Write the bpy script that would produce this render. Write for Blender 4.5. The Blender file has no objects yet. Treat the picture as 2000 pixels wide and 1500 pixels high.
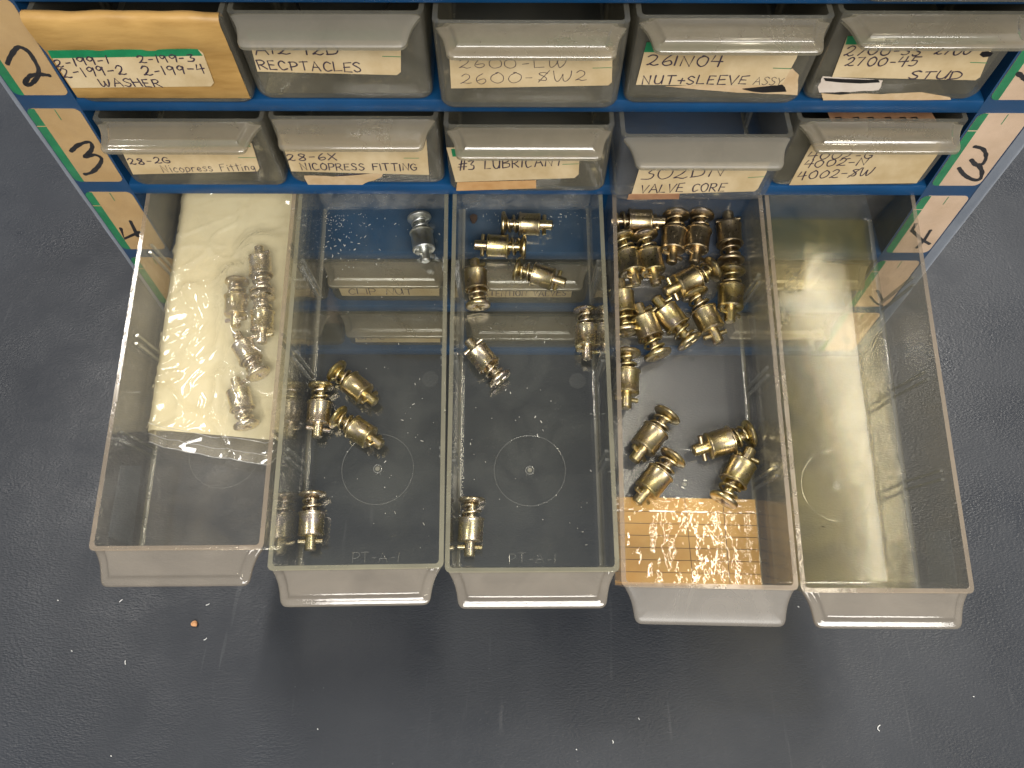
import bpy, bmesh, math, random
from mathutils import Vector, Matrix, noise as mnoise
random.seed(7)
sc = bpy.context.scene
COL = sc.collection
R = math.radians
S = 0.001                      # everything below is measured in millimetres
Z0 = 118.2                     # height of the cabinet datum (underside of the third shelf lip) above the table

# ------------------------------------------------------------------ camera
CAM = Vector((-5.427, -199.593, 219.515)); ALPHA, ROLL, YAW, FPX = 0.496564, 0.0014975, -0.0012609, 1500.0
_pit = math.pi / 2 - ALPHA
FW = Vector((math.sin(YAW) * math.cos(_pit), math.cos(YAW) * math.cos(_pit), -math.sin(_pit)))
_r0 = Vector((math.cos(YAW), -math.sin(YAW), 0)); _u0 = _r0.cross(FW)
RT = _r0 * math.cos(ROLL) + _u0 * math.sin(ROLL); UP = -_r0 * math.sin(ROLL) + _u0 * math.cos(ROLL)
cd = bpy.data.cameras.new("camera"); cd.sensor_width = 36; cd.lens = FPX / 2000 * 36; cd.clip_start = 0.01; cd.clip_end = 50
camo = bpy.data.objects.new("camera", cd); COL.objects.link(camo)
mw = Matrix((RT, UP, -FW)).transposed().to_4x4()
mw.translation = (CAM + Vector((0, 0, Z0))) * S
camo.matrix_world = mw
sc.camera = camo

# ------------------------------------------------------------------ world and lamps (an indoor bench under fluorescent tubes)
w = bpy.data.worlds.new("World"); sc.world = w; w.use_nodes = True
wn = w.node_tree.nodes; wl = w.node_tree.links
bg = wn["Background"]
tc = wn.new("ShaderNodeTexCoord"); sp = wn.new("ShaderNodeSeparateXYZ"); cr = wn.new("ShaderNodeValToRGB")
wl.new(tc.outputs["Generated"], sp.inputs[0]); wl.new(sp.outputs["Z"], cr.inputs[0]); wl.new(cr.outputs[0], bg.inputs[0])
cr.color_ramp.elements[0].position = 0.0; cr.color_ramp.elements[0].color = (0.30, 0.32, 0.36, 1)
cr.color_ramp.elements[1].position = 0.75; cr.color_ramp.elements[1].color = (0.62, 0.64, 0.68, 1)
bg.inputs[1].default_value = 0.5

def lamp(name, x, y, z, sx, sy, power, color=(1.0, 0.955, 0.88)):
    l = bpy.data.lights.new(name, 'AREA'); l.shape = 'RECTANGLE'; l.size = sx; l.size_y = sy
    l.energy = power; l.color = color
    o = bpy.data.objects.new(name, l); o.location = (x, y, z); COL.objects.link(o); return o
lamp("tube_lamp", 0.43, 0.12, 1.50, 0.035, 1.25, 3.2, (1.0, 0.91, 0.72))
lamp("tube_lamp", 0.66, 0.12, 1.50, 0.035, 1.25, 4.2, (1.0, 0.91, 0.72))
lamp("tube_lamp", -0.85, 0.60, 1.60, 0.08, 1.0, 15)
lamp("tube_lamp", 0.58, 0.85, 1.50, 0.5, 0.10, 26)
front_fill = lamp("fill_light", 0.35, -1.5, 1.50, 1.7, 0.7, 50, (1.0, 0.965, 0.91))  # added fill for the drawer fronts; no such source is known there
front_fill.rotation_euler = (R(46), 0, 0)

sc.view_settings.view_transform = 'Standard'; sc.view_settings.look = 'None'
sc.view_settings.exposure = 0.2; sc.view_settings.gamma = 1.0; sc.view_settings.use_curve_mapping = False
sc.cycles.max_bounces = 16; sc.cycles.transparent_max_bounces = 48; sc.cycles.glossy_bounces = 5
sc.cycles.diffuse_bounces = 3; sc.cycles.transmission_bounces = 8
sc.cycles.use_denoising = True
sc.cycles.sample_clamp_indirect = 6.0
sc.cycles.caustics_reflective = False; sc.cycles.caustics_refractive = False

# ------------------------------------------------------------------ measuring helpers (pixel of the 2000 x 1500 photo -> point on a real plane)
def ray(px, py): return (FW + RT * ((px - 1000) / FPX) + UP * ((750 - py) / FPX)).normalized()
def hit(px, py, n, p):
    v = ray(px, py); return CAM + v * ((n.dot(p) - n.dot(CAM)) / n.dot(v))

# ------------------------------------------------------------------ materials
def mat(name):
    m = bpy.data.materials.new(name); m.use_nodes = True; t = m.node_tree; t.nodes.clear()
    o = t.nodes.new("ShaderNodeOutputMaterial"); return m, t, o
def N(t, typ, ins=None, **kw):
    n = t.nodes.new(typ)
    for k, v in kw.items(): setattr(n, k, v)
    for k, v in (ins or {}).items():
        if isinstance(v, bpy.types.NodeSocket): t.links.new(v, n.inputs[k])
        else: n.inputs[k].default_value = v
    return n
def rgba(c): return (c[0], c[1], c[2], 1.0)
def coords(t, scale=1.0, rnd=True):
    """object coordinates in millimetres, shifted for every object so that copies do not repeat"""
    c = N(t, "ShaderNodeTexCoord"); v = N(t, "ShaderNodeVectorMath", {0: c.outputs["Object"], 1: (1000 * scale,) * 3}, operation='MULTIPLY').outputs[0]
    if rnd:
        oi = N(t, "ShaderNodeObjectInfo"); a = N(t, "ShaderNodeMath", {0: oi.outputs["Random"], 1: 313.0}, operation='MULTIPLY')
        v = N(t, "ShaderNodeVectorMath", {0: v, 1: a.outputs[0]}, operation='ADD').outputs[0]
    return v
def ntex(t, vec, scale, detail=4, rough=0.55, dist=0.0):
    return N(t, "ShaderNodeTexNoise", {"Vector": vec, "Scale": scale, "Detail": detail, "Roughness": rough, "Distortion": dist}).outputs[0]
def ramp(t, fac, stops):
    r = N(t, "ShaderNodeValToRGB", {0: fac}); e = r.color_ramp.elements
    while len(e) < len(stops): e.new(0.5)
    for i, (p, c) in enumerate(stops): e[i].position = p; e[i].color = rgba(c) if not isinstance(c, (int, float)) else (c, c, c, 1)
    return r.outputs[0]
def mth(t, op, a, b): return N(t, "ShaderNodeMath", {0: a, 1: b}, operation=op).outputs[0]

def principled(name, c1, c2=None, scale=0.08, rough=0.5, metal=0.0, bump=0.0, bscale=0.6, spec=0.5, stops=(0.35, 0.7), rvar=0.0, stretch=None):
    m, t, o = mat(name); v = coords(t)
    if stretch: v = N(t, "ShaderNodeVectorMath", {0: v, 1: stretch}, operation='MULTIPLY').outputs[0]
    b = N(t, "ShaderNodeBsdfPrincipled", {"Roughness": rough, "Metallic": metal, "Specular IOR Level": spec})
    if c2 is None: b.inputs["Base Color"].default_value = rgba(c1)
    else: t.links.new(ramp(t, ntex(t, v, scale, 6, 0.6), [(stops[0], c1), (stops[1], c2)]), b.inputs["Base Color"])
    if rvar: t.links.new(ramp(t, ntex(t, v, 0.25, 4), [(0.3, rough - rvar), (0.75, rough + rvar)]), b.inputs["Roughness"])
    if bump:
        bp = N(t, "ShaderNodeBump", {"Strength": bump, "Distance": 0.0004, "Height": ntex(t, v, bscale, 4)})
        t.links.new(bp.outputs[0], b.inputs["Normal"])
    t.links.new(b.outputs[0], o.inputs[0]); return m

def plastic(name, tint=(0.95, 0.95, 0.92), haze=0.05, smudge=0.05, hcol=(0.45, 0.44, 0.38), rough=0.06, smscale=0.05, bump=0.03, refl=1.0, speck=0.0, gl=(1, 1, 1), bscale=0.25, vary=None):
    """thin clear styrene: fresnel gloss over a see-through body with a little milky haze and grime"""
    m, t, o = mat(name); v = coords(t)
    bp = N(t, "ShaderNodeBump", {"Strength": bump, "Distance": 0.001, "Height": ntex(t, v, bscale, 3)})
    lw = N(t, "ShaderNodeLayerWeight", {"Blend": 0.5}); t.links.new(bp.outputs[0], lw.inputs["Normal"])
    f5 = mth(t, 'POWER', lw.outputs["Facing"], 5.0)
    F = mth(t, 'MULTIPLY', mth(t, 'ADD', mth(t, 'MULTIPLY', f5, 0.95), 0.045), refl)
    tr = N(t, "ShaderNodeBsdfTransparent", {"Color": rgba(tint)})
    hc = rgba(hcol)
    df = N(t, "ShaderNodeBsdfDiffuse", {"Color": hc}); tl = N(t, "ShaderNodeBsdfTranslucent", {"Color": hc})
    milk = N(t, "ShaderNodeMixShader", {0: 0.4, 1: df.outputs[0], 2: tl.outputs[0]})
    if vary:
        cc = ramp(t, ntex(t, v, 0.03, 5, 0.6, 1.0), [(0.35, hcol), (0.65, vary)])
        t.links.new(cc, df.inputs[0]); t.links.new(cc, tl.inputs[0])
    nz = ntex(t, v, smscale, 6, 0.62, 0.8)
    sm = N(t, "ShaderNodeMapRange", {"Value": nz, "From Min": 0.38, "From Max": 0.72, "To Min": haze, "To Max": haze + smudge}).outputs[0]
    if speck:
        wv = N(t, "ShaderNodeTexVoronoi", {"Vector": v, "Scale": 0.7}); 
        d = N(t, "ShaderNodeMapRange", {"Value": wv.outputs["Distance"], "From Min": 0.05, "From Max": 0.16, "To Min": speck, "To Max": 0.0}).outputs[0]
        gate = N(t, "ShaderNodeMapRange", {"Value": ntex(t, v, 0.06, 2), "From Min": 0.48, "From Max": 0.6}).outputs[0]
        sm = mth(t, 'ADD', sm, mth(t, 'MULTIPLY', d, gate))
    body = N(t, "ShaderNodeMixShader", {0: sm, 1: tr.outputs[0], 2: milk.outputs[0]})
    gls = N(t, "ShaderNodeBsdfGlossy", {"Roughness": rough, "Color": rgba(gl)}); t.links.new(bp.outputs[0], gls.inputs["Normal"])
    mx = N(t, "ShaderNodeMixShader", {0: F, 1: body.outputs[0], 2: gls.outputs[0]})
    t.links.new(mx.outputs[0], o.inputs[0]); return m

M = {}
M['blue'] = principled("blue_enamel", (0.004, 0.045, 0.125), (0.006, 0.060, 0.165), 0.05, 0.38, bump=0.02, rvar=0.08)
M['shade_back'] = principled("back_shade", (0.006, 0.009, 0.018), rough=0.6)  # near-black colour stands in for shade at the back; the enamel is blue
M['card'] = principled("label_paper", (0.52, 0.385, 0.20), (0.69, 0.55, 0.335), 0.07, 0.75, bump=0.03)
M['card_left'] = principled("tan_card", (0.50, 0.32, 0.14), (0.60, 0.40, 0.19), 0.08, 0.45, bump=0.03)  # darker, more orange tan than the cards on the right side
M['card_right'] = principled("pale_card", (0.62, 0.44, 0.30), (0.74, 0.54, 0.39), 0.08, 0.45, bump=0.03)
M['green'] = principled("green_ink", (0.008, 0.17, 0.065), (0.012, 0.24, 0.09), 0.2, 0.5)
M['ink'] = principled("pen_ink", (0.03, 0.018, 0.035), (0.07, 0.05, 0.065), 0.4, 0.6)
M['marker'] = principled("marker_ink", (0.008, 0.007, 0.008), rough=0.4)
M['scrap'] = principled("torn_paper", (0.52, 0.36, 0.19), (0.66, 0.50, 0.31), 0.15, 0.8, bump=0.1)
M['scrap_white'] = principled("torn_white_paper", (0.62, 0.53, 0.44), (0.72, 0.64, 0.55), 0.15, 0.8, bump=0.1)
M['brown_tape'] = principled("brown_masking_tape", (0.27, 0.14, 0.03), (0.56, 0.34, 0.11), 0.07, 0.5, bump=0.25, bscale=0.3, stretch=(0.35, 1, 1.6), stops=(0.3, 0.65))
M['tan_wood'] = principled("tan_tape", (0.50, 0.27, 0.10), (0.60, 0.36, 0.16), 0.2, 0.6)
M['brown_strip'] = principled("brown_tape_scrap", (0.30, 0.15, 0.08), (0.42, 0.24, 0.13), 0.2, 0.5)
M['paper'] = principled("cream_paper", (0.74, 0.64, 0.39), (0.80, 0.72, 0.47), 0.05, 0.8, bump=0.05)
M['dust'] = principled("pale_dust", (0.62, 0.60, 0.54), rough=0.8)
M['lint'] = principled("white_lint", (0.8, 0.8, 0.78), rough=0.8)
M['dirt'] = principled("dark_dirt", (0.03, 0.018, 0.012), (0.06, 0.035, 0.02), 0.6, 0.8)
M['crumb'] = principled("orange_crumb", (0.45, 0.20, 0.08), (0.6, 0.33, 0.16), 0.8, 0.8)

M['clear'] = plastic("clear_styrene", haze=0.035, smudge=0.06, hcol=(0.40, 0.41, 0.36), speck=0.35)
M['clear_worn'] = plastic("worn_styrene", (0.93, 0.92, 0.88), haze=0.05, smudge=0.16, hcol=(0.45, 0.41, 0.34), speck=0.3)
M['clear_grey'] = plastic("scuffed_grey_styrene", (0.93, 0.93, 0.92), haze=0.13, smudge=0.07, hcol=(0.40, 0.40, 0.40), rough=0.13, speck=0.25, bump=0.014, bscale=1.3, refl=0.55)
M['clear_amber'] = plastic("yellowed_styrene", (0.92, 0.88, 0.74), haze=0.11, smudge=0.20, hcol=(0.55, 0.47, 0.20), rough=0.085, bump=0.014, bscale=1.6, vary=(0.30, 0.27, 0.15), refl=0.62, speck=0.15)
M['front'] = plastic("aged_shade_styrene", (0.78, 0.77, 0.70), haze=0.18, smudge=0.14, hcol=(0.46, 0.425, 0.34))  # aged plastic; its dark tint also puts shade into the drawer interiors
M['edge'] = plastic("styrene_edge", (0.85, 0.84, 0.74), haze=0.36, smudge=0.14, hcol=(0.48, 0.45, 0.32), rough=0.12, bump=0.05)
M['edge_pink'] = plastic("styrene_warm_edge", (0.85, 0.80, 0.74), haze=0.36, smudge=0.14, hcol=(0.52, 0.42, 0.31), rough=0.12, bump=0.05)
M['handle'] = plastic("frosted_handle", (0.86, 0.84, 0.78), haze=0.42, smudge=0.12, hcol=(0.48, 0.425, 0.325), rough=0.09, bump=0.02, refl=1.4)
M['handle_grey'] = plastic("frosted_grey_handle", (0.86, 0.85, 0.82), haze=0.46, smudge=0.10, hcol=(0.44, 0.41, 0.345), rough=0.3, bump=0.03, refl=0.5)
M['film'] = plastic("bag_film", (0.98, 0.98, 0.97), haze=0.17, smudge=0.12, hcol=(0.72, 0.65, 0.50), rough=0.06, bump=0.08, refl=1.6, bscale=0.16)
M['seam'] = plastic("bag_seam", (0.95, 0.95, 0.95), haze=0.35, smudge=0.3, hcol=(0.80, 0.79, 0.76), rough=0.08, refl=2.0)
M['tape_gloss'] = plastic("glossy_tape", (0.99, 0.97, 0.92), haze=0.015, smudge=0.03, hcol=(0.7, 0.6, 0.45), rough=0.05, bump=0.25, refl=1.6, bscale=0.16)
M['tape'] = plastic("clear_tape", (0.97, 0.97, 0.95), haze=0.03, smudge=0.06, hcol=(0.6, 0.6, 0.62), rough=0.12, bump=0.12, bscale=0.12)
M['tape_edge'] = plastic("tape_overhang", (0.85, 0.87, 0.9), haze=0.72, smudge=0.2, hcol=(0.42, 0.46, 0.54), rough=0.2, bump=0.1)
M['handle_open'] = plastic("frosted_open_handle", (0.86, 0.83, 0.79), haze=0.27, smudge=0.14, hcol=(0.47, 0.42, 0.35), rough=0.09, bump=0.02, refl=1.4)
M['handle_grey_open'] = plastic("frosted_grey_open_handle", (0.86, 0.84, 0.81), haze=0.30, smudge=0.12, hcol=(0.44, 0.41, 0.37), rough=0.3, bump=0.03, refl=0.6)
M['patch'] = plastic("tape_residue", (0.95, 0.96, 0.97), haze=0.13, smudge=0.06, hcol=(0.50, 0.54, 0.56), rough=0.25)
M['corner'] = plastic("styrene_corner_glint", (0.9, 0.89, 0.82), haze=0.30, smudge=0.12, hcol=(0.66, 0.62, 0.48), rough=0.08, bump=0.02, refl=1.5)  # milky tone paints in the lamp's highlight along the floor fillets
M['scuff_glare'] = plastic("scuff_glare_styrene", (0.95, 0.95, 0.93), haze=0.10, smudge=0.40, hcol=(0.55, 0.55, 0.52), smscale=0.16, rough=0.1)  # back-wall scuffs, with bright reflections painted in as whitish haze
M['clear_wall'] = plastic("cloudy_styrene_wall", haze=0.075, smudge=0.10, hcol=(0.46, 0.465, 0.45), speck=0.3)
M['rib'] = plastic("styrene_rib", (0.92, 0.92, 0.9), haze=0.22, smudge=0.08, hcol=(0.52, 0.52, 0.48), rough=0.08, refl=1.5)
M['edge_closed'] = plastic("aged_styrene_edge", (0.88, 0.87, 0.8), haze=0.24, smudge=0.10, hcol=(0.42, 0.40, 0.33), rough=0.12, bump=0.05)
M['disc'] = plastic("moulded_disc", (0.97, 0.97, 0.95), haze=0.03, smudge=0.03, rough=0.2)
M['mark'] = plastic("moulded_ridge", (0.97, 0.97, 0.95), haze=0.10, smudge=0.06, hcol=(0.75, 0.74, 0.68), rough=0.1, refl=2.0)

def metal(name, a, b, c, rough):
    m, t, o = mat(name); v = coords(t)
    oi = N(t, "ShaderNodeObjectInfo")
    nz = ntex(t, v, 0.2, 6, 0.65, 1.2)
    col = ramp(t, nz, [(0.32, a), (0.5, b), (0.68, c)])
    fine = ntex(t, v, 1.4, 4, 0.7)
    sp_ = ramp(t, fine, [(0.55, 0.0), (0.72, 1.0)])
    col = N(t, "ShaderNodeMix", {0: mth(t, 'MULTIPLY', oi.outputs["Random"], 0.3), 6: col, 7: rgba(c)}, data_type='RGBA').outputs[2]
    mixn = N(t, "ShaderNodeMix", {0: mth(t, 'MULTIPLY', sp_, 0.3), 6: col, 7: rgba([x * 0.45 for x in a])}, data_type='RGBA')
    b_ = N(t, "ShaderNodeBsdfPrincipled", {"Metallic": 1.0})
    t.links.new(mixn.outputs[2], b_.inputs["Base Color"])
    t.links.new(ramp(t, fine, [(0.3, rough * 0.8), (0.75, rough * 1.4)]), b_.inputs["Roughness"])
    bp = N(t, "ShaderNodeBump", {"Strength": 0.03, "Distance": 0.0003, "Height": fine}); t.links.new(bp.outputs[0], b_.inputs["Normal"])
    t.links.new(b_.outputs[0], o.inputs[0]); return m
M['zinc'] = metal("yellow_zinc", (0.58, 0.475, 0.165), (0.57, 0.47, 0.235), (0.52, 0.43, 0.37), 0.29)
M['zinc_pale'] = metal("pale_zinc", (0.70, 0.60, 0.27), (0.68, 0.60, 0.42), (0.68, 0.58, 0.57), 0.25)
M['zinc_grey'] = metal("grey_zinc", (0.62, 0.60, 0.44), (0.66, 0.66, 0.60), (0.62, 0.66, 0.72), 0.34)
M['zinc_dark'] = metal("brown_zinc", (0.42, 0.33, 0.16), (0.48, 0.38, 0.22), (0.44, 0.36, 0.29), 0.30)
M['wire'] = principled("steel_wire", (0.5, 0.48, 0.44), rough=0.3, metal=1.0)

# lined amber card under wrinkled tape (the lines are geometry)
M['amber'] = principled("amber_card", (0.50, 0.27, 0.06), (0.60, 0.385, 0.13), 0.06, 0.6)
M['line'] = principled("printed_line", (0.10, 0.055, 0.02), rough=0.6)

# table mat
def table_mat():
    m, t, o = mat("dark_vinyl_mat")
    c = N(t, "ShaderNodeTexCoord"); v = N(t, "ShaderNodeVectorMath", {0: c.outputs["Object"], 1: (1000,) * 3}, operation='MULTIPLY').outputs[0]
    big = ntex(t, v, 0.012, 5, 0.6)
    col = ramp(t, big, [(0.3, (0.0145, 0.0175, 0.024)), (0.7, (0.027, 0.0305, 0.038))])
    # pale scuffs: stretched noise, thresholded
    vs = N(t, "ShaderNodeMapping", {"Vector": v, "Rotation": (0, 0, 0.6), "Scale": (0.9, 0.08, 1)}).outputs[0]
    s1 = ramp(t, ntex(t, vs, 0.35, 3, 0.5), [(0.66, 0.0), (0.74, 1.0)])
    vs2 = N(t, "ShaderNodeMapping", {"Vector": v, "Rotation": (0, 0, -0.9), "Scale": (1.1, 0.07, 1)}).outputs[0]
    s2 = ramp(t, ntex(t, vs2, 0.3, 3, 0.5), [(0.68, 0.0), (0.75, 1.0)])
    gate = ramp(t, ntex(t, v, 0.02, 3), [(0.45, 0.0), (0.65, 1.0)])
    sc_ = mth(t, 'MULTIPLY', mth(t, 'MAXIMUM', s1, s2), gate)
    vo = N(t, "ShaderNodeTexVoronoi", {"Vector": v, "Scale": 0.22})
    dots = N(t, "ShaderNodeMapRange", {"Value": vo.outputs["Distance"], "From Min": 0.03, "From Max": 0.07, "To Min": 0.8, "To Max": 0.0}).outputs[0]
    dots = mth(t, 'MULTIPLY', dots, ramp(t, ntex(t, v, 0.09, 2), [(0.55, 0.0), (0.62, 1.0)]))
    mk = mth(t, 'ADD', mth(t, 'MULTIPLY', sc_, 0.07), mth(t, 'MULTIPLY', dots, 0.22))
    mx = N(t, "ShaderNodeMix", {0: mk, 6: col, 7: (0.30, 0.30, 0.30, 1)}, data_type='RGBA')
    grain = ntex(t, v, 1.0, 4, 0.65)
    vg = N(t, "ShaderNodeMapping", {"Vector": v, "Scale": (0.6, 1.5, 1)}).outputs[0]
    vor = N(t, "ShaderNodeTexVoronoi", {"Vector": vg, "Scale": 1.25}, feature='SMOOTH_F1').outputs["Distance"]
    h = mth(t, 'ADD', mth(t, 'MULTIPLY', grain, 0.7), mth(t, 'MULTIPLY', vor, 0.6))
    bp = N(t, "ShaderNodeBump", {"Strength": 0.45, "Distance": 0.0004, "Height": h})
    b = N(t, "ShaderNodeBsdfPrincipled", {"Specular IOR Level": 0.36})
    t.links.new(mx.outputs[2], b.inputs["Base Color"])
    t.links.new(ramp(t, ntex(t, v, 0.022, 7, 0.65), [(0.32, 0.27), (0.68, 0.56)]), b.inputs["Roughness"])
    t.links.new(bp.outputs[0], b.inputs["Normal"]); t.links.new(b.outputs[0], o.inputs[0]); return m
M['table'] = table_mat()

# ------------------------------------------------------------------ mesh builder
class MB:
    def __init__(s): s.v = []; s.f = []; s.m = []; s.mats = []
    def mi(s, k):
        if k not in s.mats: s.mats.append(k)
        return s.mats.index(k)
    def add(s, vs, fs, k):
        b = len(s.v); s.v += [Vector(p) for p in vs]; i = s.mi(k)
        for f in fs: s.f.append([b + q for q in f]); s.m.append(i)
        return b
    def box(s, a, b, k):
        x0, y0, z0 = a; x1, y1, z1 = b
        s.add([(x0, y0, z0), (x1, y0, z0), (x1, y1, z0), (x0, y1, z0), (x0, y0, z1), (x1, y0, z1), (x1, y1, z1), (x0, y1, z1)],
              [(0, 3, 2, 1), (4, 5, 6, 7), (0, 1, 5, 4), (1, 2, 6, 5), (2, 3, 7, 6), (3, 0, 4, 7)], k)
    def slab(s, pts, n, t, k):
        """flat polygon pts (points on the plane) raised by t along n"""
        m = len(pts); top = [Vector(p) + n * t for p in pts]
        s.add(list(pts) + top, [list(range(m, 2 * m))] + [(i, (i + 1) % m, m + (i + 1) % m, m + i) for i in range(m)], k)
    def tube(s, path, r, k, seg=8, cap=True):
        path = [Vector(p) for p in path]; n = len(path); rings = []
        up = None
        for i, p in enumerate(path):
            d = (path[min(i + 1, n - 1)] - path[max(i - 1, 0)]).normalized()
            if up is None: up = d.orthogonal().normalized()
            up = (up - d * up.dot(d)).normalized(); sd = d.cross(up)
            rr = r(i / (n - 1)) if callable(r) else r
            rings.append([p + (up * math.cos(a) + sd * math.sin(a)) * rr for a in [2 * math.pi * j / seg for j in range(seg)]])
        vs = [q for rg in rings for q in rg]; fs = []
        for i in range(n - 1):
            for j in range(seg): fs.append((i * seg + j, i * seg + (j + 1) % seg, (i + 1) * seg + (j + 1) % seg, (i + 1) * seg + j))
        if cap: fs += [list(range(seg))[::-1], [(n - 1) * seg + j for j in range(seg)]]
        s.add(vs, fs, k)
    def lathe(s, prof, k, seg=28, start_cap=True, end_cap=True):
        """profile of (axial, radius) about local x"""
        vs = []; fs = []
        for a, r in prof:
            for j in range(seg):
                t = 2 * math.pi * j / seg; vs.append((a, r * math.cos(t), r * math.sin(t)))
        for i in range(len(prof) - 1):
            for j in range(seg): fs.append((i * seg + j, i * seg + (j + 1) % seg, (i + 1) * seg + (j + 1) % seg, (i + 1) * seg + j))
        if start_cap: fs.append(list(range(seg))[::-1])
        if end_cap: fs.append([(len(prof) - 1) * seg + j for j in range(seg)])
        s.add(vs, fs, k)
    def mesh(s, name, smooth=None, recalc=True):
        me = bpy.data.meshes.new(name)
        me.from_pydata([tuple(p * S) for p in s.v], [], s.f)
        for k in s.mats: me.materials.append(M[k])
        me.polygons.foreach_set("material_index", s.m)
        bm = bmesh.new(); bm.from_mesh(me); recalc and bmesh.ops.recalc_face_normals(bm, faces=bm.faces); bm.to_mesh(me); bm.free()
        if smooth is not None:
            me.polygons.foreach_set("use_smooth", [True] * len(me.polygons)); me.set_sharp_from_angle(angle=R(smooth))
        me.update(); return me
    def build(s, name, parent=None, smooth=None, mx=None): return link(name, s.mesh(name, smooth), parent, mx)

def link(name, data, parent=None, mx=None):
    o = bpy.data.objects.new(name, data); COL.objects.link(o)
    if parent is not None: o.parent = parent
    elif mx is None: o.location = (0, 0, Z0 * S)          # datum coordinates
    if mx is not None:
        q = mx.copy(); q.translation = q.translation * S; o.matrix_local = q
    return o
def tag(o, label, cat=None, group=None, kind=None):
    if label: o["label"] = label
    if cat: o["category"] = cat
    if group: o["group"] = group
    if kind: o["kind"] = kind
    return o
def empty(name, mx):
    """an empty at a frame given in datum millimetres"""
    o = bpy.data.objects.new(name, None); o.empty_display_size = 0.01; COL.objects.link(o)
    q = mx.copy(); q.translation = (q.translation + Vector((0, 0, Z0))) * S; o.matrix_world = q; return o

# ------------------------------------------------------------------ handwriting
def catmull(p, n=5):
    if len(p) < 3: return p
    out = []
    for i in range(len(p) - 1):
        a = p[max(i - 1, 0)]; b = p[i]; c = p[i + 1]; d = p[min(i + 2, len(p) - 1)]
        for j in range(n):
            t = j / n
            out.append(tuple(0.5 * (2 * b[q] + (c[q] - a[q]) * t + (2 * a[q] - 5 * b[q] + 4 * c[q] - d[q]) * t * t + (3 * b[q] - a[q] - 3 * c[q] + d[q]) * t ** 3) for q in (0, 1)))
    out.append(p[-1]); return out
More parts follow.
